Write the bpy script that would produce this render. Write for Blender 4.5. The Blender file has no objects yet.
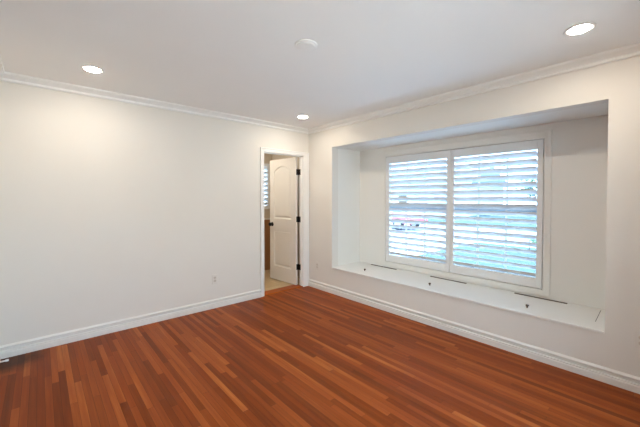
import bpy, bmesh, math, random
from mathutils import Vector, Matrix

S = bpy.context.scene
COL = S.collection
PI = math.pi

# ------------------------------------------------------------------ camera
cam_data = bpy.data.cameras.new('camera')
cam_data.sensor_width = 36.0
cam_data.lens = 315.95 / 640 * 36.0
cam_data.shift_y = -9.3 / 640
cam_data.clip_start = 0.02
cam_data.clip_end = 500
cam = bpy.data.objects.new('camera', cam_data)
cam.location = (-3.1252, -3.7935, 1.3628)
cam.rotation_euler = (PI / 2 - 0.019, 0, -0.7254)
COL.objects.link(cam)
S.camera = cam

# ------------------------------------------------------------------ world, sun, exposure
S.view_settings.view_transform = 'Standard'
S.view_settings.look = 'None'
S.view_settings.gamma = 1
S.view_settings.use_curve_mapping = False
S.view_settings.exposure = 0.77

SKY_STRENGTH = 6.0
SUN_STRENGTH = 9.5
CAN_RADIANCE = 130.0
BATH_RADIANCE = 38.0

w = bpy.data.worlds.new('sky')
S.world = w
w.use_nodes = True
nt = w.node_tree
nt.nodes.clear()
out = nt.nodes.new('ShaderNodeOutputWorld')
bg = nt.nodes.new('ShaderNodeBackground')
tc = nt.nodes.new('ShaderNodeTexCoord')
sx = nt.nodes.new('ShaderNodeSeparateXYZ')
rp = nt.nodes.new('ShaderNodeValToRGB')
rp.color_ramp.elements[0].position = 0.0
rp.color_ramp.elements[0].color = (0.58, 0.79, 1.0, 1)
rp.color_ramp.elements[1].position = 0.75
rp.color_ramp.elements[1].color = (0.38, 0.64, 1.0, 1)
nt.links.new(tc.outputs['Generated'], sx.inputs[0])
nt.links.new(sx.outputs['Z'], rp.inputs[0])
nt.links.new(rp.outputs[0], bg.inputs[0])
bg.inputs[1].default_value = SKY_STRENGTH
nt.links.new(bg.outputs[0], out.inputs[0])

sun_d = bpy.data.lights.new('sun', 'SUN')
sun_d.energy = SUN_STRENGTH
sun_d.angle = math.radians(1.0)
sun_d.color = (0.68, 0.84, 1.0)
sun = bpy.data.objects.new('sun', sun_d)
sun.rotation_euler = Vector((0.40, -0.28, -0.87)).to_track_quat('-Z', 'Y').to_euler()
sun.location = (-6, -3, 9)
COL.objects.link(sun)


# ------------------------------------------------------------------ materials
def srgb(r, g, b):
    f = lambda c: (c / 255 / 12.92) if c / 255 <= 0.04045 else ((c / 255 + 0.055) / 1.055) ** 2.4
    return (f(r), f(g), f(b), 1)


def mat(name, col, rough=0.6, metal=0.0, spec=0.5, noise=0.0, scale=30.0, bump=0.0, bscale=200.0):
    m = bpy.data.materials.new(name)
    m.use_nodes = True
    t = m.node_tree
    b = t.nodes['Principled BSDF']
    b.inputs['Base Color'].default_value = col
    b.inputs['Roughness'].default_value = rough
    b.inputs['Metallic'].default_value = metal
    b.inputs['Specular IOR Level'].default_value = spec
    c = t.nodes.new('ShaderNodeTexCoord')
    if noise:
        n = t.nodes.new('ShaderNodeTexNoise')
        n.inputs['Scale'].default_value = scale
        n.inputs['Detail'].default_value = 4
        mx = t.nodes.new('ShaderNodeMix')
        mx.data_type = 'RGBA'
        mx.inputs['A'].default_value = tuple(v * (1 - noise) for v in col[:3]) + (1,)
        mx.inputs['B'].default_value = tuple(min(1, v * (1 + noise)) for v in col[:3]) + (1,)
        t.links.new(c.outputs['Object'], n.inputs['Vector'])
        t.links.new(n.outputs['Fac'], mx.inputs['Factor'])
        t.links.new(mx.outputs['Result'], b.inputs['Base Color'])
    if bump:
        n2 = t.nodes.new('ShaderNodeTexNoise')
        n2.inputs['Scale'].default_value = bscale
        n2.inputs['Detail'].default_value = 3
        bp = t.nodes.new('ShaderNodeBump')
        bp.inputs['Strength'].default_value = bump
        bp.inputs['Distance'].default_value = 0.001
        t.links.new(c.outputs['Object'], n2.inputs['Vector'])
        t.links.new(n2.outputs['Fac'], bp.inputs['Height'])
        t.links.new(bp.outputs[0], b.inputs['Normal'])
    return m


def emit(name, col, s):
    m = bpy.data.materials.new(name)
    m.use_nodes = True
    t = m.node_tree
    b = t.nodes['Principled BSDF']
    b.inputs['Base Color'].default_value = (0.9, 0.9, 0.9, 1)
    b.inputs['Emission Color'].default_value = col
    b.inputs['Emission Strength'].default_value = s
    return m


M = {}
M['wall'] = mat('white_wall_paint', (0.805, 0.775, 0.722, 1), 0.75, spec=0.25, noise=0.012, scale=3, bump=0.12, bscale=160)
M['ceil'] = mat('ceiling_paint', (0.88, 0.87, 0.85, 1), 0.85, spec=0.2, noise=0.012, scale=3, bump=0.1, bscale=120)
M['recess'] = mat('white_recess_paint', (0.86, 0.845, 0.80, 1), 0.65, spec=0.25, noise=0.012, scale=3, bump=0.1, bscale=160)
M['base'] = mat('white_baseboard_enamel', (0.82, 0.80, 0.76, 1), 0.4, spec=0.35, noise=0.012, scale=8)
M['trim'] = mat('white_trim_enamel', (0.89, 0.885, 0.865, 1), 0.38, spec=0.4, noise=0.01, scale=8)
M['seat'] = mat('white_seat_enamel', (0.84, 0.83, 0.80, 1), 0.42, spec=0.4, noise=0.01, scale=6)
M['shutter'] = mat('white_shutter_lacquer', (0.86, 0.86, 0.85, 1), 0.4, spec=0.4, noise=0.01, scale=8)
M['door'] = mat('cream_door_enamel', (0.80, 0.765, 0.70, 1), 0.42, spec=0.4, noise=0.01, scale=6)
M['black'] = mat('black_iron', (0.008, 0.008, 0.009, 1), 0.45, spec=0.4, noise=0.2, scale=60)
M['plate'] = mat('white_plastic', (0.78, 0.745, 0.69, 1), 0.4, noise=0.01)
M['recept'] = mat('ivory_plastic', (0.66, 0.60, 0.53, 1), 0.4, noise=0.01)
M['slot'] = mat('dark_slot', (0.03, 0.022, 0.018, 1), 0.6, noise=0.1)
M['outlet_slot'] = mat('brown_outlet_slot', (0.16, 0.12, 0.095, 1), 0.6, noise=0.1)
M['bronze'] = mat('brown_bronze', (0.10, 0.062, 0.045, 1), 0.5, metal=0.2, noise=0.2, scale=80)
M['rubber'] = mat('white_rubber', (0.75, 0.74, 0.72, 1), 0.6, noise=0.02)
M['steel'] = mat('dark_spring_steel', (0.05, 0.045, 0.04, 1), 0.4, metal=0.8, noise=0.1)
M['lens'] = emit('warm_lamp_lens', (1.0, 0.88, 0.73, 1), CAN_RADIANCE)
M['bathlens'] = emit('bath_fill_lens', (1.0, 0.92, 0.80, 1), BATH_RADIANCE)
M['vinyl'] = mat('white_vinyl', (0.78, 0.79, 0.80, 1), 0.4, noise=0.01)
M['stucco'] = mat('beige_stucco', (0.55, 0.50, 0.43, 1), 0.9, noise=0.08, scale=20, bump=0.5)
M['house'] = mat('pale_stucco', (0.72, 0.71, 0.69, 1), 0.9, noise=0.06, scale=6, bump=0.4)
M['roof'] = mat('grey_shingle', (0.20, 0.21, 0.23, 1), 0.9, noise=0.25, scale=12, bump=0.5)
M['darkglass'] = mat('dark_window_glass', (0.03, 0.04, 0.05, 1), 0.1, noise=0.1, scale=2)
M['curtained'] = mat('curtained_window_glass', (0.34, 0.37, 0.41, 1), 0.25, noise=0.1, scale=2)
M['concrete'] = mat('pale_concrete', (0.62, 0.60, 0.57, 1), 0.9, noise=0.08, scale=5, bump=0.3)
M['patio'] = mat('tan_bounce_paving', (0.76, 0.60, 0.45, 1), 0.9, noise=0.08, scale=4, bump=0.3)  # warm tan so the unseen patio and wall tint the bounced light
M['asphalt'] = mat('grey_asphalt', (0.33, 0.33, 0.34, 1), 0.9, noise=0.15, scale=30, bump=0.5)
M['carred'] = mat('red_car_paint', (0.52, 0.10, 0.10, 1), 0.35, noise=0.03)
M['tyre'] = mat('black_tyre', (0.02, 0.02, 0.022, 1), 0.8, noise=0.1)
M['alloy'] = mat('silver_alloy', (0.5, 0.5, 0.52, 1), 0.3, metal=0.8, noise=0.05)
M['lawn'] = mat('lawn_grass', (0.048, 0.066, 0.047, 1), 0.95, noise=0.4, scale=14, bump=0.8, bscale=60)
M['leaf'] = mat('green_leaf', (0.06, 0.13, 0.045, 1), 0.8, noise=0.5, scale=9)
M['bark'] = mat('brown_bark', (0.13, 0.09, 0.06, 1), 0.9, noise=0.3, scale=20)
M['bathtan'] = mat('tan_bath_wall', (0.62, 0.52, 0.40, 1), 0.6, noise=0.02)


def glass_mat(name, tint):
    m = bpy.data.materials.new(name)
    m.use_nodes = True
    t = m.node_tree
    t.nodes.clear()
    o = t.nodes.new('ShaderNodeOutputMaterial')
    tr = t.nodes.new('ShaderNodeBsdfTransparent')
    tr.inputs[0].default_value = tint
    gl = t.nodes.new('ShaderNodeBsdfGlossy')
    gl.inputs['Roughness'].default_value = 0.02
    fr = t.nodes.new('ShaderNodeFresnel')
    fr.inputs[0].default_value = 1.3
    mx = t.nodes.new('ShaderNodeMixShader')
    t.links.new(fr.outputs[0], mx.inputs[0])
    t.links.new(tr.outputs[0], mx.inputs[1])
    t.links.new(gl.outputs[0], mx.inputs[2])
    t.links.new(mx.outputs[0], o.inputs[0])
    return m


M['glass'] = glass_mat('clear_window_glass', (0.95, 0.965, 0.97, 1))
M['blueglass'] = glass_mat('bluish_window_glass', (0.86, 0.94, 1.0, 1))


class NT:
    """tiny helper for math-node graphs"""
    def __init__(self, t):
        self.t = t

    def m(self, op, a, b=None, c=None):
        n = self.t.nodes.new('ShaderNodeMath')
        n.operation = op
        for i, v in enumerate((a, b, c)):
            if v is None:
                continue
            if hasattr(v, 'links'):
                self.t.links.new(v, n.inputs[i])
            else:
                n.inputs[i].default_value = v
        return n.outputs[0]

    def comb(self, x, y, z=0.0):
        n = self.t.nodes.new('ShaderNodeCombineXYZ')
        for i, v in enumerate((x, y, z)):
            if hasattr(v, 'links'):
                self.t.links.new(v, n.inputs[i])
            else:
                n.inputs[i].default_value = v
        return n.outputs[0]

    def white(self, v):
        n = self.t.nodes.new('ShaderNodeTexWhiteNoise')
        n.noise_dimensions = '3D'
        self.t.links.new(v, n.inputs['Vector'])
        return n.outputs['Value']

    def noise(self, v, scale, detail=3, rough=0.5):
        n = self.t.nodes.new('ShaderNodeTexNoise')
        n.inputs['Scale'].default_value = scale
        n.inputs['Detail'].default_value = detail
        n.inputs['Roughness'].default_value = rough
        self.t.links.new(v, n.inputs['Vector'])
        return n.outputs['Fac']

    def ramp(self, f, stops):
        n = self.t.nodes.new('ShaderNodeValToRGB')
        r = n.color_ramp
        while len(r.elements) < len(stops):
            r.elements.new(0.5)
        for e, (p, c) in zip(r.elements, stops):
            e.position = p
            e.color = c
        self.t.links.new(f, n.inputs[0])
        return n.outputs[0]

    def mix(self, f, a, b, blend='MIX'):
        n = self.t.nodes.new('ShaderNodeMix')
        n.data_type = 'RGBA'
        n.blend_type = blend
        for k, v in (('Factor', f), ('A', a), ('B', b)):
            if hasattr(v, 'links'):
                self.t.links.new(v, n.inputs[k])
            else:
                n.inputs[k].default_value = v
        return n.outputs['Result']


def wood_floor(name, width, along, dark_patch=True):
    m = bpy.data.materials.new(name)
    m.use_nodes = True
    t = m.node_tree
    g = NT(t)
    b = t.nodes['Principled BSDF']
    c = t.nodes.new('ShaderNodeTexCoord')
    s = t.nodes.new('ShaderNodeSeparateXYZ')
    t.links.new(c.outputs['Object'], s.inputs[0])
    X, Y = (s.outputs[0], s.outputs[1]) if along == 'y' else (s.outputs[1], s.outputs[0])
    u = g.m('DIVIDE', X, width)
    row = g.m('FLOOR', u)
    r1 = g.white(g.comb(row, 3.7, 1.1))
    length = g.m('MULTIPLY_ADD', r1, 0.7, 0.65)
    off = g.m('MULTIPLY', g.white(g.comb(row, 9.2, 5.5)), 7.0)
    v = g.m('DIVIDE', g.m('ADD', Y, off), length)
    idx = g.m('FLOOR', v)
    tone = g.white(g.comb(row, idx, 2.3))
    hue = g.white(g.comb(row, idx, 8.8))
    # grain: noise stretched along the strip, shifted per strip
    gv = g.comb(g.m('MULTIPLY', X, 60.0), g.m('MULTIPLY_ADD', Y, 2.2, g.m('MULTIPLY', tone, 40.0)), g.m('MULTIPLY', hue, 20.0))
    grain = g.noise(gv, 1.0, 5, 0.62)
    gv2 = g.comb(g.m('MULTIPLY', X, 16.0), g.m('MULTIPLY_ADD', Y, 1.1, g.m('MULTIPLY', hue, 30.0)), g.m('MULTIPLY', tone, 20.0))
    cloud = g.noise(gv2, 1.0, 3, 0.5)
    f = g.m('ADD', g.m('MULTIPLY', g.m('POWER', tone, 1.4), 0.50), g.m('ADD', g.m('MULTIPLY', grain, 0.46), g.m('MULTIPLY', cloud, 0.36)))
    f = g.m('SUBTRACT', f, 0.12)
    col = g.ramp(f, [(0.06, srgb(86, 37, 12)), (0.32, srgb(122, 56, 20)), (0.52, srgb(144, 70, 26)),
                     (0.72, srgb(168, 88, 36)), (0.97, srgb(206, 128, 64))])
    col = g.mix(g.m('MULTIPLY', hue, 0.35), col, srgb(140, 57, 14))
    # seams between strips and at strip ends
    fu = g.m('FRACT', u)
    eu = g.m('MULTIPLY', g.m('MINIMUM', fu, g.m('SUBTRACT', 1.0, fu)), width)
    fv = g.m('FRACT', v)
    ev = g.m('MULTIPLY', g.m('MINIMUM', fv, g.m('SUBTRACT', 1.0, fv)), length)
    seam = g.m('MAXIMUM', g.m('LESS_THAN', eu, 0.0009), g.m('LESS_THAN', ev, 0.0011))
    col = g.mix(g.m('MULTIPLY', seam, 0.6), col, srgb(48, 20, 10))
    if dark_patch:
        # a dark brown patch with a noisy edge in the corner by the door stop
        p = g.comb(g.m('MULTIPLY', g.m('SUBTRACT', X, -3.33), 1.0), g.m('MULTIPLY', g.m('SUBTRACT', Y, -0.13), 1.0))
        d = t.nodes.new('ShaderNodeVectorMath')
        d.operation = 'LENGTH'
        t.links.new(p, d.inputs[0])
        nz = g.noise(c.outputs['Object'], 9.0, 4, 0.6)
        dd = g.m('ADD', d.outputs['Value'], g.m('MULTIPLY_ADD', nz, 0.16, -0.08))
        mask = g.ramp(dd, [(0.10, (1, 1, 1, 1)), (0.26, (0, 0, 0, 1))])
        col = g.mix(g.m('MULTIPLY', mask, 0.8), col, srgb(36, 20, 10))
    t.links.new(col, b.inputs['Base Color'])
    b.inputs['Specular IOR Level'].default_value = 0.10
    rough = g.m('MULTIPLY_ADD', grain, 0.14, 0.30)
    t.links.new(rough, b.inputs['Roughness'])
    bp = t.nodes.new('ShaderNodeBump')
    bp.inputs['Strength'].default_value = 0.25
    bp.inputs['Distance'].default_value = 0.0006
    t.links.new(g.m('SUBTRACT', grain, g.m('MULTIPLY', seam, 1.0)), bp.inputs['Height'])
    t.links.new(bp.outputs[0], b.inputs['Normal'])
    return m


def tile_mat(name, c1, c2, grout, size, rough=0.35):
    m = bpy.data.materials.new(name)
    m.use_nodes = True
    t = m.node_tree
    g = NT(t)
    b = t.nodes['Principled BSDF']
    c = t.nodes.new('ShaderNodeTexCoord')
    br = t.nodes.new('ShaderNodeTexBrick')
    br.offset = 0.0
    br.inputs['Scale'].default_value = 1.0
    br.inputs['Brick Width'].default_value = size
    br.inputs['Row Height'].default_value = size
    br.inputs['Mortar Size'].default_value = 0.004
    br.inputs['Color1'].default_value = c1
    br.inputs['Color2'].default_value = c2
    br.inputs['Mortar'].default_value = grout
    t.links.new(c.outputs['Object'], br.inputs['Vector'])
    nz = g.noise(c.outputs['Object'], 7.0, 5, 0.6)
    col = g.mix(g.m('MULTIPLY', nz, 0.5), br.outputs['Color'], c2)
    t.links.new(col, b.inputs['Base Color'])
    b.inputs['Roughness'].default_value = rough
    return m


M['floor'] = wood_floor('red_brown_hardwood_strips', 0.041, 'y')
M['threshold'] = wood_floor('hardwood_threshold', 0.26, 'x', dark_patch=False)
M['bathfloor'] = tile_mat('beige_travertine_tile', srgb(200, 178, 140), srgb(186, 160, 120), srgb(160, 140, 110), 0.32)
M['wainscot'] = tile_mat('brown_wainscot_tile', srgb(176, 124, 80), srgb(164, 112, 70), srgb(140, 100, 66), 0.30)


# ------------------------------------------------------------------ mesh helpers
class MB:
    def __init__(self):
        self.b = bmesh.new()

    def box(self, x0, x1, y0, y1, z0, z1, rot=None, at=None):
        v = [Vector((x, y, z)) for z in (z0, z1) for y in (y0, y1) for x in (x0, x1)]
        if rot is not None:
            v = [rot @ p for p in v]
        if at is not None:
            v = [p + Vector(at) for p in v]
        v = [self.b.verts.new(p) for p in v]
        for f in ((0, 2, 3, 1), (4, 5, 7, 6), (0, 1, 5, 4), (2, 6, 7, 3), (0, 4, 6, 2), (1, 3, 7, 5)):
            self.b.faces.new([v[i] for i in f])
        return self

    def prism(self, poly, axis, a0, a1):
        """closed polygon of (p, q) pairs extruded along an axis; a0/a1 numbers or lists (mitred ends)"""
        n = len(poly)
        A = a0 if isinstance(a0, (list, tuple)) else [a0] * n
        B = a1 if isinstance(a1, (list, tuple)) else [a1] * n
        def pt(p, q, a):
            return {'x': (a, p, q), 'y': (p, a, q), 'z': (p, q, a)}[axis]
        lo = [self.b.verts.new(pt(p, q, a)) for (p, q), a in zip(poly, A)]
        hi = [self.b.verts.new(pt(p, q, a)) for (p, q), a in zip(poly, B)]
        for i in range(n):
            j = (i + 1) % n
            self.b.faces.new((lo[i], lo[j], hi[j], hi[i]))
        self.b.faces.new(lo[::-1])
        self.b.faces.new(hi)
        return self

    def lathe(self, prof, axis='z', at=(0, 0, 0), n=32, sx=1.0):
        """prof: (radius, height) list; revolved about the axis through 'at'"""
        rings = []
        R = {'z': Matrix.Identity(3), 'x': Matrix.Rotation(PI / 2, 3, 'Y'), 'y': Matrix.Rotation(-PI / 2, 3, 'X')}[axis]
        for r, h in prof:
            if r < 1e-6:
                rings.append([self.b.verts.new(R @ Vector((0, 0, h)) + Vector(at))])
            else:
                rings.append([self.b.verts.new(R @ Vector((r * math.cos(2 * PI * k / n), r * math.sin(2 * PI * k / n), h)) + Vector(at)) for k in range(n)])
        for a, b in zip(rings, rings[1:]):
            for k in range(n):
                l = (k + 1) % n
                q = [a[k % len(a)], a[l % len(a)], b[l % len(b)], b[k % len(b)]]
                u = []
                for x in q:
                    if x not in u:
                        u.append(x)
                if len(u) > 2:
                    self.b.faces.new(u)
        return self

    def tube(self, pts, r, n=8):
        pts = [Vector(p) for p in pts]
        rings = []
        for i, p in enumerate(pts):
            d = (pts[min(i + 1, len(pts) - 1)] - pts[max(i - 1, 0)]).normalized()
            a = d.orthogonal().normalized() if i == 0 else (prev - d * prev.dot(d)).normalized()
            prev = a
            b = d.cross(a)
            rings.append([self.b.verts.new(p + r * (a * math.cos(2 * PI * k / n) + b * math.sin(2 * PI * k / n))) for k in range(n)])
        for a, b in zip(rings, rings[1:]):
            for k in range(n):
                self.b.faces.new((a[k], a[(k + 1) % n], b[(k + 1) % n], b[k]))
        self.b.faces.new(rings[0][::-1])
        self.b.faces.new(rings[-1])
        return self

    def build(self, name, material, parent=None, loc=(0, 0, 0), bevel=0.0, smooth=False, seg=2):
        bmesh.ops.recalc_face_normals(self.b, faces=self.b.faces)
        me = bpy.data.meshes.new(name)
        self.b.to_mesh(me)
        self.b.free()
        me.materials.append(material)
        if smooth:
            me.polygons.foreach_set('use_smooth', [True] * len(me.polygons))
            me.set_sharp_from_angle(angle=math.radians(40))
        o = bpy.data.objects.new(name, me)
        o.location = loc
        COL.objects.link(o)
        if parent is not None:
            o.parent = parent
        if bevel:
            bv = o.modifiers.new('bevel', 'BEVEL')
            bv.width = bevel
            bv.segments = seg
            bv.limit_method = 'ANGLE'
        return o


def thing(name, label, cat, loc=(0, 0, 0), rz=0.0, group=None, kind=None):
    o = bpy.data.objects.new(name, None)
    o.empty_display_size = 0.1
    o.location = loc
    o.rotation_euler = (0, 0, rz)
    COL.objects.link(o)
    return tag(o, label, cat, group, kind)


def tag(o, label, cat, group=None, kind=None):
    o['label'] = label
    o['category'] = cat
    if group:
        o['group'] = group
    if kind:
        o['kind'] = kind
    return o


def struct(o, label, cat):
    return tag(o, label, cat, None, 'structure')


def dup_tree(root, loc, label, rz=None):
    def cp(o, parent):
        c = o.copy()
        COL.objects.link(c)
        if parent is not None:
            c.parent = parent
        for ch in list(o.children):
            cp(ch, c)
        return c
    r = cp(root, None)
    r.location = loc
    if rz is not None:
        r.rotation_euler = (0, 0, rz)
    r['label'] = label
    return r


# ------------------------------------------------------------------ room shell
XL, YF, H = -3.412, -4.02, 2.415      # left wall, wall behind the camera, ceiling
RY0, RY1, RZ0, RZ1, RX = -3.454, -0.527, 0.375, 2.09, 0.60   # window recess
DX0, DX1, DZ = -0.80, -0.107, 2.005  # doorway

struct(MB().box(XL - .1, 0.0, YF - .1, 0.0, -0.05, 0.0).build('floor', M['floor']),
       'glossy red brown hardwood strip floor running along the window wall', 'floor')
struct(MB().box(XL - .15, 0.12, YF - .15, 0.0, H, H + .15).build('ceiling', M['ceil']),
       'flat white ceiling with recessed lights', 'ceiling')
# back wall with the doorway
mb = MB()
WT = .085
mb.box(XL - .15, DX0, 0, WT, -.05, H + .15).box(DX1, 0.0, 0, WT, -.05, H + .15).box(DX0, DX1, 0, WT, DZ, H + .15)
struct(mb.build('wall_back', M['wall']), 'plain white wall with the doorway at its right end', 'wall')
# window wall: the recess is cut through it
mb = MB()
mb.box(0, .12, RY1, .11, -.05, H + .15).box(0, .12, YF - .15, RY0, -.05, H + .15)
mb.box(0, .12, RY0, RY1, RZ1, H + .15).box(0, .12, RY0, RY1, -.05, RZ0 - .02)
struct(mb.build('wall_right', M['wall']), 'white wall holding the deep window recess', 'wall')
struct(MB().box(XL - .15, XL, YF - .15, 0, -.05, H + .15).build('wall_left', M['wall']), 'white side wall left of the camera', 'wall')
FX0, FX1, FZ0, FZ1 = -3.00, -0.50, 0.15, 2.10      # added window behind the camera, lets in fill light
mb = MB()
mb.box(XL, FX0, YF - .15, YF, -.05, H + .15).box(FX1, 0, YF - .15, YF, -.05, H + .15)
mb.box(FX0, FX1, YF - .15, YF, -.05, FZ0).box(FX0, FX1, YF - .15, YF, FZ1, H + .15)
struct(mb.build('wall_front', M['wall']), 'white wall behind the camera with an added wide window', 'wall')
struct(MB().box(XL - .3, .1, YF - 1.45, YF - .15, 2.42, 2.52).build('sky_blocker', M['wall']), 'unseen white overhang added to block sky light at the window behind the camera', 'added sky blocker')  # added overhang, out of view, keeps high sky light out
w3 = struct(thing('fill_window', 'added fill window in the wall behind the camera', 'window', (-1.75, YF - .09, FZ0)), 'added fill window in the wall behind the camera', 'window')  # added window, unseen, lets daylight fill the room
mb = MB()
for a0, a1, c0, c1 in ((-1.25, -1.20, 0, 1.95), (1.20, 1.25, 0, 1.95), (-1.20, 1.20, 0, .05), (-1.20, 1.20, 1.90, 1.95), (-.025, .025, .05, 1.90)):
    mb.box(a0, a1, -.03, .03, c0, c1)
mb.build('window_frame', M['vinyl'], w3)
for a0, a1 in ((-1.20, -.025), (.025, 1.20)):
    MB().box(a0, a1, -.003, .003, .05, 1.90).build('pane', M['glass'], w3)
# recess cheeks, soffit and rear wall (with the window opening)
WY0, WY1, WZ0, WZ1 = -2.925, -1.022, 0.455, 1.950
mb = MB()
mb.box(.12, RX + .15, RY1, RY1 + .12, -.35, RZ1 + .12).box(.12, RX + .15, RY0 - .12, RY0, -.35, RZ1 + .12)
mb.box(.12, RX + .15, RY0, RY1, RZ1, RZ1 + .12)
OY1 = WY1 + .035
mb.box(RX, RX + .15, RY0, WY0, -.35, RZ1).box(RX, RX + .15, OY1, RY1, -.35, RZ1)
mb.box(RX, RX + .15, WY0, OY1, -.35, WZ0).box(RX, RX + .15, WY0, OY1, WZ1, RZ1)
struct(mb.build('wall_recess', M['recess']), 'white painted sides and rear of the window recess', 'wall')

# crown moulding: one mitred length per wall
CP, CH = 0.082, 0.064
crown = [(0, H - CH), (.012, H - CH + .001), (.019, H - CH + .006), (.020, H - CH + .020), (.015, H - CH + .024), (.024, H - CH + .031),
         (.040, H - .026), (.058, H - .019), (.070, H - .016), (.071, H - .013), (CP - .003, H - .014), (CP, H - .010), (CP, H), (0, H)]
dist = [d for d, z in crown]
mb = MB().prism([(-d, z) for d, z in crown], 'x', [XL + d for d in dist], [-d for d in dist])
struct(mb.build('trim_1', M['trim'], bevel=0), 'white crown moulding along the wall with the door', 'crown moulding')
mb = MB().prism([(-d, z) for d, z in crown], 'y', [YF + d for d in dist], [-d for d in dist])
struct(mb.build('trim_2', M['trim']), 'white crown moulding along the window wall', 'crown moulding')
mb = MB().prism([(XL + d, z) for d, z in crown], 'y', [YF + d for d in dist], [-d for d in dist])
struct(mb.build('trim_3', M['trim']), 'white crown moulding along the left wall', 'crown moulding')
mb = MB().prism([(YF + d, z) for d, z in crown], 'x', [XL + d for d in dist], [-d for d in dist])
struct(mb.build('trim_4', M['trim']), 'white crown moulding along the wall behind the camera', 'crown moulding')

# baseboards
base = [(0, 0), (.021, 0), (.021, .046), (.0185, .049), (.0185, .060), (.001, .0605), (.001, .086), (.0125, .0865), (.0150, .091), (.0130, .097), (.008, .102), (.005, .107), (0, .108)]
bd = [d for d, z in base]
mb = MB().prism([(-d, z) for d, z in base], 'x', [XL + d for d in bd], DX0 - .058)
struct(mb.build('baseboard_back', M['base']), 'white grooved baseboard along the wall with the door', 'baseboard')
mb = MB().prism([(-d, z) for d, z in base], 'y', [YF + d for d in bd], [-.018 for d in bd])
struct(mb.build('baseboard_right', M['base']), 'white grooved baseboard below the window recess', 'baseboard')
mb = MB().prism([(XL + d, z) for d, z in base], 'y', [YF + d for d in bd], [-d for d in bd])
struct(mb.build('baseboard_left', M['base']), 'white grooved baseboard along the left wall', 'baseboard')
mb = MB().prism([(YF + d, z) for d, z in base], 'x', [XL + d for d in bd], [-d for d in bd])
struct(mb.build('baseboard_front', M['base']), 'white grooved baseboard behind the camera', 'baseboard')

# door casing and jamb lining
cs = .058
mb = MB()
prof = [(0, 0), (cs, 0), (cs, -.017), (cs - .010, -.018), (cs - .016, -.013), (.012, -.010), (.004, -.009), (0, -.006)]
# left leg (grows to -x), right leg (to +x), head (to +z); all mitred
q = [d for d, _ in prof]
mb.prism([(DX0 - d, y) for d, y in prof], 'z', 0.0, [DZ + d for d in q])
rs = (0 - DX1 - .002) / cs        # the right leg is squeezed against the corner
mb.prism([(DX1 + d * rs, y) for d, y in prof], 'z', 0.0, [DZ + d for d in q])
mb.prism([(y, DZ + d) for d, y in prof], 'x', [DX0 - d for d in q], [DX1 + d * rs for d in q])
struct(mb.build('trim_5', M['trim']), 'white moulded casing around the doorway', 'door casing')
mb = MB()
mb.box(DX0, DX0 + .004, .0, .087, 0, DZ).box(DX1 - .004, DX1, .0, .087, 0, DZ).box(DX0 + .004, DX1 - .004, .0, .087, DZ - .004, DZ)
mb.box(DX0 + .004, DX0 + .015, .020, .045, 0, DZ - .004).box(DX1 - .015, DX1 - .004, .020, .045, 0, DZ - .004).box(DX0 + .015, DX1 - .015, .020, .045, DZ - .015, DZ - .004)
struct(mb.build('trim_6', M['trim']), 'white jamb lining inside the doorway', 'door jamb')
# hardwood threshold
mb = MB().prism([(0.0, 0), (0.0, .002), (.02, .010), (.150, .010), (.185, .003), (.185, -.02), (0, -.02)], 'x', DX0, DX1)
struct(mb.build('trim_7', M['threshold']), 'reddish wooden threshold strip between hardwood and tile', 'threshold')

# ------------------------------------------------------------------ bathroom beyond the door
BX0, BX1, BY = -1.9, 0.22, 1.36
struct(MB().box(BX0, BX1, .0, BY + .02, -.06, -.002).build('floor_bathroom', M['bathfloor']),
       'beige stone tile floor beyond the doorway', 'floor')
BW = (-0.50, 0.16, 1.16, 2.02)   # window x0 x1 z0 z1
mb = MB()
mb.box(BX0, BW[0], BY, BY + .15, -.35, H + .15).box(BW[1], BX1 + .15, BY, BY + .15, -.35, H + .15)
mb.box(BW[0], BW[1], BY, BY + .15, -.35, BW[2]).box(BW[0], BW[1], BY, BY + .15, BW[3], H + .15)
struct(mb.build('wall_bathroom_back', M['bathtan']), 'cream wall with shuttered window beyond the doorway', 'wall')
mb = MB()
mb.box(BX0 - .12, BX0, .085, BY + .15, -.35, H + .15).box(BX1, BX1 + .15, -.42, BY, -.35, H + .15)
mb.box(.12, BX1, -.42, .11, -.35, H + .15)
struct(mb.build('wall_bathroom_sides', M['bathtan']), 'cream side walls of the room beyond the doorway', 'wall')
struct(MB().box(BX0, BX1 + .15, .085, BY + .15, H, H + .15).build('ceiling_bathroom', M['ceil']), 'white ceiling beyond the doorway', 'ceiling')
mb = MB().box(BX0, BX1, BY - .014, BY, 0, .955)
struct(mb.build('trim_8', M['wainscot']), 'brown tiled wainscot beyond the doorway', 'wainscot')
mb = MB().box(BX0, BX1, BY - .022, BY, .955, .985)
struct(mb.build('trim_9', M['door'], bevel=.004), 'cream cap rail on top of the brown wainscot', 'wainscot cap')


# ------------------------------------------------------------------ the panelled door, swung open into the bathroom
DW, DH, DT = 0.672, 1.985, 0.036
door = struct(thing('door_1', 'open cream two panel door with arched top panel and black hinges', 'door',
                    (DX1 - .016, .114, .012), math.radians(3.4)), 'open cream two panel door with arched top panel and black hinges', 'door')
# local frame at 90 degrees open: +y is from hinge to latch edge, the visible face looks to -x


def arch(w0, w1, z0, z1, rise, n=14):
    pts = [(w0, z0), (w1, z0), (w1, z1)]
    for k in range(1, n):
        a = k / n
        wv = w1 + (w0 - w1) * a
        # eyebrow shape: flat shoulders curling up to the middle
        pts.append((wv, z1 + rise * math.sin(PI * a) ** 0.85))
    pts.append((w0, z1))
    return pts


def inset(poly, d):
    cx = sum(p[0] for p in poly) / len(poly)
    cz = sum(p[1] for p in poly) / len(poly)
    w = max(abs(p[0] - cx) for p in poly)
    h = max(abs(p[1] - cz) for p in poly)
    return [(cx + (p[0] - cx) * (1 - d / w), cz + (p[1] - cz) * (1 - d / h)) for p in poly]


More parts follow.
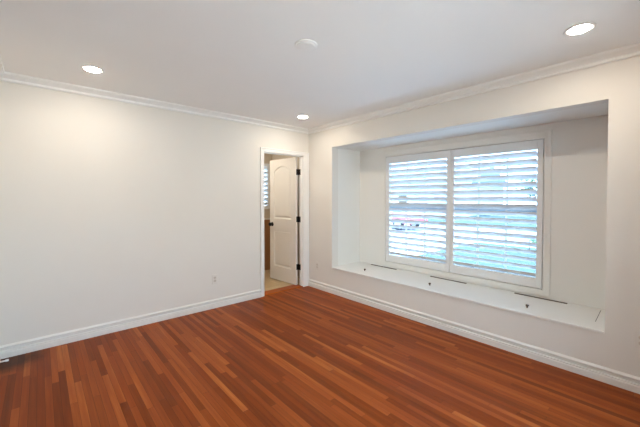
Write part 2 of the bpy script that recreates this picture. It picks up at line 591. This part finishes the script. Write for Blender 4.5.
panels = [arch(.112, DW - .112, .225, .805, 0.0), arch(.112, DW - .112, 1.015, 1.790, 0.078)]
X0, X1 = -.040, -.004      # faces of the leaf: X0 looks to the bedroom side
bm = MB()
b = bm.b
for face, sgn in ((X0, 1), (X1, -1)):
    # outer face with two holes, then moulded recess and raised field
    vo = [b.verts.new((face, y, z)) for y, z in ((.003, 0), (DW, 0), (DW, DH), (.003, DH))]
    edges = [b.edges.new((vo[i], vo[(i + 1) % 4])) for i in range(4)]
    for poly in panels:
        loops = []
        for d, dep in ((0, 0), (.005, .006), (.018, .013), (.028, .013), (.050, .002)):
            loops.append([b.verts.new((face + sgn * dep, y, z)) for y, z in (poly if d == 0 else inset(poly, d))])
        n = len(poly)
        for i in range(n):
            edges.append(b.edges.new((loops[0][i], loops[0][(i + 1) % n])))
        for A, B in zip(loops, loops[1:]):
            for i in range(n):
                j = (i + 1) % n
                b.faces.new((A[i], A[j], B[j], B[i]))
        b.faces.new(loops[-1])
    bmesh.ops.triangle_fill(b, edges=edges, use_beauty=True, normal=(-sgn, 0, 0))
    if sgn == 1:
        front = vo
    else:
        for i in range(4):
            j = (i + 1) % 4
            b.faces.new((front[i], front[j], vo[j], vo[i]))
bm.build('door_leaf', M['door'], door)
for z in (.278, 1.022, 1.755):
    mb = MB()
    mb.box(-.028, -.002, -.0035, .0028, z - .044, z + .044)
    mb.box(.006, .0125, -.060, -.004, z - .044, z + .044)          # leaf on the door edge
    mb.lathe([(0, -.046), (.007, -.046), (.007, .046), (0, .046)], 'z', (.002, -.004, z), 12)
    mb.lathe([(0, .046), (.005, .047), (.006, .050), (.003, .054), (0, .055)], 'z', (.002, -.004, z), 12)
    mb.build('hinge', M['black'], door)['label'] = 'black butt hinge'
for s, nm in ((-1, X0), (1, X1)):
    mb = MB()
    pr = [(0, 0), (.031, 0), (.031, .004), (.026, .008), (.011, .010), (.010, .026), (.018, .032), (.026, .040), (.028, .050), (.024, .060), (.014, .065), (0, .066)]
    mb.lathe([(r * 1.15, h * s) for r, h in pr], 'x', (nm, DW - .066, .915), 24)
    mb.build('door_knob', M['black'], door, smooth=True)['label'] = 'black round door knob'
MB().box(-.030, -.014, DW, DW + .002, .885, .945).build('latch_plate', M['black'], door)

# ------------------------------------------------------------------ window seat with its lids
seat = thing('window_seat', 'white built in window seat board filling the recess under the shutters', 'window seat', (0, 0, 0))
ob = MB().box(-.014, RX, RY0 + .001, RY1 - .001, RZ0 - .018, RZ0).build('seat_board', M['seat'], seat, bevel=.004)
for y0, y1 in ((-1.235, -.792), (-2.195, -1.748), (-3.130, -2.692)):
    mb = MB().box(.542, .570, y0, y1, RZ0, RZ0 + .0020)
    mb.tube([(.556, y0, RZ0 + .003), (.556, y1, RZ0 + .003)], .0040, 10)
    mb.build('lid_hinge', M['bronze'], seat)['label'] = 'thin dark brown hinge strip'
for x, y in ((.165, -1.00), (.165, -1.955), (.150, -2.915)):
    mb = MB().lathe([(0, 0), (.006, 0), (.0055, .007), (.007, .013), (.013, .019), (.0145, .025), (.011, .029), (0, .030)], 'z', (x, y, RZ0), 20)
    mb.build('lid_knob', M['bronze'], seat, smooth=True)['label'] = 'small dark brown knob'
mb = MB().box(-.18, .18, -.0014, .0014, 0, .0015, Matrix.Rotation(.03, 3, 'Z'), (.372, -3.372, RZ0))
mb.build('seam', M['slot'], seat)['label'] = 'thin dark seam near the right end'

# ------------------------------------------------------------------ main window: casing, shutter frame, sashes
cz0, cz1, cy0, cy1 = RZ0 + .018, 2.034, -2.986, -.985
mb = MB()
cw_ = .062
prof = [(0, 0), (0, -.010), (.006, -.012), (.010, -.009), (.044, -.010), (.048, -.012), (cw_ - .003, -.0125), (cw_, -.010), (cw_, 0)]
q = [d for d, _ in prof]
iy0, iy1, iz0, iz1 = WY0, WY1, WZ0, WZ1
ky0, ky1 = (iy0 - cy0) / cw_, (cy1 - iy1) / cw_
kz0, kz1 = (iz0 - cz0) / cw_, (cz1 - iz1) / cw_
mb.prism([(RX + x, iy0 - d * ky0) for d, x in prof], 'z', [iz0 - d * kz0 for d in q], [iz1 + d * kz1 for d in q])
mb.prism([(RX + x, iy1 + d * ky1) for d, x in prof], 'z', [iz0 - d * kz0 for d in q], [iz1 + d * kz1 for d in q])
mb.prism([(RX + x, iz1 + d * kz1) for d, x in prof], 'y', [iy0 - d * ky0 for d in q], [iy1 + d * ky1 for d in q])
mb.prism([(RX + x, iz0 - d * kz0) for d, x in prof], 'y', [iy0 - d * ky0 for d in q], [iy1 + d * ky1 for d in q])
struct(mb.build('trim_10', M['recess']), 'white moulded casing around the shuttered window', 'window casing')

win = struct(thing('window_1', 'double hung pair of windows behind the white shutters', 'window', (RX, -1.975, WZ0)), 'double hung pair of windows behind the white shutters', 'window')
wl = Vector((RX, -1.975, WZ0))


def wbox(mb, x0, x1, y0, y1, z0, z1):
    mb.box(x0 - wl.x, x1 - wl.x, y0 - wl.y, y1 - wl.y, z0 - wl.z, z1 - wl.z)


def ring(mb, x0, x1, y0, y1, z0, z1, wd):
    wbox(mb, x0, x1, y0, y0 + wd, z0, z1)
    wbox(mb, x0, x1, y1 - wd, y1, z0, z1)
    wbox(mb, x0, x1, y0 + wd, y1 - wd, z0, z0 + wd)
    wbox(mb, x0, x1, y0 + wd, y1 - wd, z1 - wd, z1)


mb = MB()
ring(mb, RX + .021, RX + .034, WY0, WY1, WZ0, WZ1, .022)       # rebate the shutters close against
wbox(mb, RX + .001, RX + .034, WY1, OY1, WZ0, WZ1)
mb.build('shutter_stop', M['shutter'], win)
mb = MB()
ring(mb, RX + .046, RX + .150, WY0, OY1, WZ0, WZ1, .026)
MY = -1.935
wbox(mb, RX + .046, RX + .150, MY - .016, MY + .016, WZ0 + .026, WZ1 - .026)
mb.build('window_frame', M['vinyl'], win, bevel=.003)
ZM = 1.238
for a0, a1 in ((WY0 + .026, MY - .016), (MY + .016, OY1 - .026)):
    for z0, z1, xo in ((WZ0 + .026, ZM + .026, .048), (ZM - .026, WZ1 - .026, .072)):
        mb = MB()
        ring(mb, RX + xo, RX + xo + .022, a0, a1, z0, z1, .030)
        sash = mb.build('sash', M['vinyl'], win, bevel=.003)
        mb = MB()
        wbox(mb, RX + xo + .010, RX + xo + .014, a0 + .030, a1 - .030, z0 + .030, z1 - .030)
        mb.build('pane', M['blueglass'], sash)
        for k in (1, 2):
            yc = a0 + .030 + (a1 - a0 - .060) * k / 3
            mb = MB()
            wbox(mb, RX + xo + .003, RX + xo + .0098, yc - .009, yc + .009, z0 + .030, z1 - .030)
            mb.build('muntin', M['vinyl'], sash)


# plantation shutters
def louver_bm(length, wid, thick, tilt, axis='y'):
    n = 14
    pts = []
    for k in range(n):
        a = 2 * PI * k / n
        u = wid / 2 * math.copysign(abs(math.cos(a)) ** 0.8, math.cos(a))
        v = thick / 2 * math.copysign(abs(math.sin(a)) ** 0.9, math.sin(a))
        # u axis: +u leans outdoors and down
        pts.append((u * math.cos(tilt) + v * math.sin(tilt), -u * math.sin(tilt) + v * math.cos(tilt)))
    return MB().prism(pts, axis, -length / 2, length / 2)


TILT = math.radians(37)
SX = RX + .004                # plane of the shutter panels
PITCH = .0765


def shutter(name, label, y0, y1, ly0, ly1, z0, z1, lz0, lz1, zc, nl, t=.028):
    yc = (y0 + y1) / 2
    r = thing(name, label, 'window shutter', (SX, yc, z0))
    for nm, a, bb, c, d in (('stile', y0, ly0, z0, z1), ('stile', ly1, y1, z0, z1),
                            ('rail', ly0, ly1, lz1, z1), ('rail', ly0, ly1, z0, lz0)):
        MB().box(-t / 2, t / 2, a - yc, bb - yc, c - z0, d - z0).build(nm, M['shutter'], r, bevel=.0025)
    first = louver_bm(ly1 - ly0 - .004, .089, .011, TILT).build('louver', M['shutter'], r, (0, (ly0 + ly1) / 2 - yc, zc - z0), smooth=True)
    for k in range(1, nl):
        o = first.copy()
        COL.objects.link(o)
        o.parent = r
        o.location = (0, (ly0 + ly1) / 2 - yc, zc - z0 - PITCH * k)
    return r


PZ0, PZ1 = WZ0 + .007, WZ1 - .007
shutter('plantation_shutter', 'white louvered shutter panel on the left half of the window, nearer the door',
        -1.9735, WY1 - .007, -1.932, -1.084, PZ0, PZ1, .560, 1.848, 1.809, 17)
shutter('plantation_shutter', 'white louvered shutter panel on the right half of the window, nearer the right wall outlet',
        WY0 + .007, -1.9775, -2.868, -2.020, PZ0, PZ1, .560, 1.848, 1.809, 17)

# ------------------------------------------------------------------ bathroom window and its shutter
bw = struct(thing('window_2', 'small window behind shutters beyond the doorway', 'window', (0, BY, 1.16)), 'small window behind shutters beyond the doorway', 'window')
mb = MB()
for a in ((BW[0], BW[0] + .03, 0, .86), (BW[1] - .03, BW[1], 0, .86)):
    mb.box(a[0], a[1], .07, .15, a[2], a[3])
mb.box(BW[0] + .03, BW[1] - .03, .07, .15, 0, .03).box(BW[0] + .03, BW[1] - .03, .07, .15, .83, .86)
mb.build('window_frame', M['vinyl'], bw)
MB().box(BW[0] + .03, BW[1] - .03, .10, .104, .03, .83).build('pane', M['glass'], bw)
bs = thing('plantation_shutter', 'small louvered shutter glimpsed through the doorway beside the open door', 'window shutter', (0, BY + .01, 1.165))
for nm, x0, x1, z0, z1 in (('stile', BW[0] + .005, BW[0] + .05, 0, .85), ('stile', BW[1] - .05, BW[1] - .005, 0, .85),
                           ('rail', BW[0] + .05, BW[1] - .05, 0, .055), ('rail', BW[0] + .05, BW[1] - .05, .795, .85)):
    MB().box(x0, x1, -.014, .014, z0, z1).build(nm, M['shutter'], bs)
lv = louver_bm(BW[1] - BW[0] - .104, .089, .011, TILT, 'x').build('louver', M['shutter'], bs, ((BW[0] + BW[1]) / 2, 0, .755), smooth=True)
for k in range(1, 9):
    o = lv.copy()
    COL.objects.link(o)
    o.parent = bs
    o.location.z = .755 - .083 * k
# unseen ceiling lamp, added to light the bathroom
bl = thing('added_ceiling_light', 'unseen round ceiling lamp added to light the room beyond the doorway', 'ceiling light', (-.95, .70, H))
MB().lathe([(0, 0), (.15, 0), (.15, -.02), (.13, -.024), (0, -.024)], 'z', n=40).build('fill_lamp_base', M['trim'], bl)
MB().lathe([(.128, -.024), (.125, -.045), (.09, -.07), (.04, -.082), (0, -.084)], 'z', n=40).build('fill_lamp_shade', M['bathlens'], bl, smooth=True)


# ------------------------------------------------------------------ ceiling fixtures
def downlight(loc, label):
    r = thing('recessed_light', label, 'ceiling light', loc, group='recessed ceiling lights')
    MB().lathe([(.060, -.0005), (.080, -.0005), (.081, -.003), (.077, -.005), (.064, -.006), (.057, -.004), (.055, 0)], 'z', n=48).build('trim_ring', M['trim'], r, smooth=True)
    MB().lathe([(.0565, -.0035), (.052, -.007), (.040, -.010), (.02, -.012), (0, -.0125)], 'z', n=48).build('lens', M['lens'], r, smooth=True)
    return r


d0 = downlight((-2.790, -.620, H), 'lit recessed ceiling light over the left part of the back wall')
dup_tree(d0, (-.570, -.575, H), 'small lit recessed ceiling light near the corner above the door')
dup_tree(d0, (-.600, -3.380, H), 'lit recessed ceiling light at the upper right, above the right end of the window recess')
dup_tree(d0, (-2.790, -3.420, H), 'lit recessed ceiling light above the camera, out of the picture')

sd = thing('smoke_detector', 'flat round white smoke detector in the middle of the ceiling', 'smoke detector', (-1.746, -2.093, H))
MB().lathe([(0, 0), (.078, 0), (.078, -.006), (.074, -.009), (.066, -.009), (0, -.009)], 'z', n=48).build('base_plate', M['ceil'], sd, smooth=True)
MB().lathe([(.064, -.009), (.062, -.013), (.054, -.015), (.030, -.016), (0, -.016)], 'z', n=48).build('cover', M['ceil'], sd, smooth=True)


# ------------------------------------------------------------------ outlets
def outlet(label, loc, rz):
    """local: the plate stands in the xz plane and faces -y"""
    r = thing('wall_outlet', label, 'outlet', loc, rz, group='wall outlets')
    MB().box(-.036, .036, -.006, 0, -.058, .058).build('cover_plate', M['plate'], r, bevel=.003)
    for dz in (-.0195, .0195):
        rc = MB().lathe([(0, -.0085), (.0155, -.0085), (.0165, -.006), (.0165, -.001)], 'y', (0, 0, 0), 24).build('receptacle', M['recept'], r, (0, 0, dz))
        for dx, hh in ((-.006, .0042), (.006, .0036)):
            MB().box(dx - .0009, dx + .0009, -.0090, -.0080, -hh + .003, hh + .003).build('slot', M['outlet_slot'], rc)
        MB().lathe([(0, -.0090), (.0022, -.0090), (.0022, -.0078)], 'y', (0, 0, -.0075), 12).build('ground_hole', M['outlet_slot'], rc)
    MB().lathe([(0, -.0075), (.003, -.0070), (.003, -.005)], 'y', (0, 0, 0), 12).build('screw', M['recept'], r)
    return r


o0 = outlet('white wall outlet low on the plain back wall, left of the door', (-1.510, 0, .357), 0)
dup_tree(o0, (0, -.212, .342), 'white wall outlet on the window wall beside the corner, right of the door', -PI / 2)
dup_tree(o0, (0, -3.648, .370), 'white wall outlet at the right edge of the picture, below the window seat', -PI / 2)

# ------------------------------------------------------------------ door stop in the corner
ds = thing('door_stop', 'small spring door stop with white rubber tip low in the left corner', 'door stop', (XL + .017, -.205, .046))
MB().lathe([(0, 0), (.011, 0), (.011, .004), (.006, .007), (0, .007)], 'x', n=20).build('mount', M['rubber'], ds)
MB().tube([(.006 + .040 * k / 80, .0058 * math.cos(k * .8), .0058 * math.sin(k * .8)) for k in range(81)], .0016, 6).build('spring', M['rubber'], ds)
MB().lathe([(0, .044), (.0085, .044), (.0095, .047), (.0095, .060), (.008, .064), (0, .065)], 'x', n=20).build('rubber_tip', M['rubber'], ds, smooth=True)

# ------------------------------------------------------------------ outdoors, glimpsed between the louvers, plus unseen bounce surfaces
GZ = -.30
struct(MB().box(.75, 9.2, -22, 1.2, GZ - .2, GZ).build('ground_lawn', M['lawn']), 'green front lawn outside the window', 'lawn')
struct(MB().box(.75, 3.1, -12, 1.2, GZ - .2, GZ + .005).build('ground_bounce_strip', M['concrete']), 'unseen pale concrete strip added to bounce light up to the louvers', 'path')  # added reflector strip, hidden from the camera, brightens louver undersides
struct(MB().box(.78, 9.2, 1.2, 8.0, GZ - .2, GZ).build('ground_driveway', M['concrete']), 'pale concrete driveway outside the window', 'driveway')
struct(MB().box(.65, 9.2, 8.0, 40, GZ - .2, GZ).box(-30, .65, 1.6, 40, GZ - .2, GZ - .001).build('ground_yard', M['lawn']), 'grass yard beyond the driveway', 'lawn')
struct(MB().box(-14, .75, -22, YF - .15, GZ - .2, GZ).build('ground_bounce_patio', M['patio']), 'unseen tan patio added to bounce warm light through the window behind the camera', 'patio')  # added paving, unseen, bounces sunlight onto ceiling and upper walls
struct(MB().box(-16, .74, -8.8, -8.5, GZ - .2, 2.9).build('wall_bounce', M['patio']), 'unseen tan garden wall added to block low sky and bounce warm light', 'garden wall')  # added wall, unseen, hides the low sky and returns warm light
struct(MB().box(9.2, 10.6, -40, 60, GZ - .2, GZ + .01).build('ground_sidewalk', M['concrete']), 'pale concrete sidewalk along the street', 'sidewalk')
struct(MB().box(10.6, 18.0, -40, 60, GZ - .3, GZ - .08).build('ground_street', M['asphalt']), 'grey street beyond the lawn', 'street')
struct(MB().box(18.0, 90, -60, 90, GZ - .2, GZ).build('ground_far_side', M['lawn']), 'grass on the far side of the street', 'lawn')

# red car parked at the kerb
car = thing('car', 'red car parked on the street beyond the driveway', 'car', (12.3, 7.6, GZ - .08), PI / 2)
side = [(-2.15, .35), (-2.2, .55), (-2.12, .80), (-1.25, .92), (-.75, 1.02), (.95, 1.02), (1.75, .98), (2.1, .92), (2.2, .62), (2.15, .35)]
mb = MB().prism([(x, z) for x, z in side], 'y', -.86, .86)
mb.build('body', M['carred'], car, bevel=.07, seg=3)
mb = MB()
cabin = [(-1.15, .93), (-.45, 1.42), (.85, 1.45), (1.65, .99)]
lo = []
hi = []
for x, z in cabin:
    yy = .80 if z < 1.1 else .62
    lo.append(mb.b.verts.new((x, -yy, z)))
    hi.append(mb.b.verts.new((x, yy, z)))
for i in range(4):
    j = (i + 1) % 4
    mb.b.faces.new((lo[i], lo[j], hi[j], hi[i]))
mb.b.faces.new(lo)
mb.b.faces.new(hi)
cab = mb.build('cabin_glass', M['darkglass'], car)
MB().box(-.45, .88, -.63, .63, 1.43, 1.475).build('roof', M['carred'], car, bevel=.02)
for x in (-1.35, 1.35):
    for s in (-1, 1):
        wh = MB().lathe([(.20, -.10), (.30, -.10), (.325, -.07), (.325, .07), (.30, .10), (.20, .10), (.20, -.10)], 'y', (0, 0, 0), 28).build('wheel', M['tyre'], car, (x, s * .80, .325), smooth=True)
        MB().lathe([(0, -.06), (.20, -.08), (.20, .08), (0, .06)], 'y', (0, 0, 0), 20).build('hubcap', M['alloy'], wh)


def house(label, x, y, wx, wy, h, rr, wins):
    r = thing('house', label, 'house', (x, y, GZ))
    MB().box(-wx / 2, wx / 2, -wy / 2, wy / 2, 0, h).build('wall', M['house'], r)
    mb = MB().prism([(-wx / 2 - .5, h), (wx / 2 + .5, h), (wx / 2 + .5, h + .12), (0, h + rr), (-wx / 2 - .5, h + .12)], 'y', -wy / 2 - .5, wy / 2 + .5)
    mb.build('roof', M['roof'], r)
    for yc, zc, a, bb in wins:
        f = MB().box(-wx / 2 - .06, -wx / 2, yc - a / 2, yc + a / 2, zc - bb / 2, zc + bb / 2).build('window', M['vinyl'], r)
        MB().box(-wx / 2 - .065, -wx / 2 - .055, yc - a / 2 + .08, yc + a / 2 - .08, zc - bb / 2 + .08, zc + bb / 2 - .08).build('pane', M['curtained'], f)
    MB().box(-wx / 2 - .05, -wx / 2, -.5, .5, 0, 2.1).build('front_door', M['bark'], r)
    return r


house('pale stucco house across the street behind the red car', 31, 16, 9, 14, 2.9, 2.0, [(-4.5, 1.6, 1.8, 1.3), (-2, 1.6, 1.4, 1.3), (4.2, 1.6, 2.4, 1.3)])
house('pale stucco house across the street opposite the lawn', 31, -4, 9, 13, 2.9, 1.8, [(-4, 1.6, 2.0, 1.3), (3.5, 1.6, 2.2, 1.3)])


def leafy(mb, c, rx, ry, rz, n, size, seed):
    rnd = random.Random(seed)
    for _ in range(n):
        while True:
            p = Vector((rnd.uniform(-1, 1), rnd.uniform(-1, 1), rnd.uniform(-1, 1)))
            if .45 < p.length < 1:
                break
        p = Vector((c[0] + p.x * rx, c[1] + p.y * ry, c[2] + p.z * rz))
        R = Matrix.Rotation(rnd.uniform(0, 6.3), 3, 'Z') @ Matrix.Rotation(rnd.uniform(-1.2, 1.2), 3, 'X')
        s = size * rnd.uniform(.6, 1.2)
        vs = [mb.b.verts.new(p + R @ Vector(v)) for v in ((-s, 0, 0), (0, -s * .5, s * .15), (s, 0, 0), (0, s * .5, s * .15))]
        mb.b.faces.new(vs)


def tree(label, x, y, h, r, seed):
    t = thing('tree', label, 'tree', (x, y, GZ), group='trees across the street')
    mb = MB().lathe([(0, -.1), (.22, -.1), (.16, h * .3), (.10, h * .6), (0, h * .75)], 'z', n=12)
    mb.build('trunk', M['bark'], t)
    mb = MB()
    leafy(mb, (0, 0, h * .68), r, r, h * .34, 900, .26, seed)
    mb.build('crown', M['leaf'], t)
    return t


tree('leafy tree across the street, right of the opposite house', 46, -21, 4.2, 3.2, 1)
tree('leafy tree across the street, between the two houses', 44, 7.5, 4.6, 2.8, 2)
hd = thing('hedge', 'low green hedge on the lawn seen at the right of the window', 'hedge', (8.2, -2.6, GZ))
mb = MB()
leafy(mb, (0, 0, .36), .45, 2.0, .36, 1400, .08, 5)
mb.build('foliage', M['leaf'], hd)
for k in range(9):
    MB().tube([(0, -1.8 + k * .45, -.05), (.03, -1.78 + k * .45, .35)], .015, 6).build('stem', M['bark'], hd)
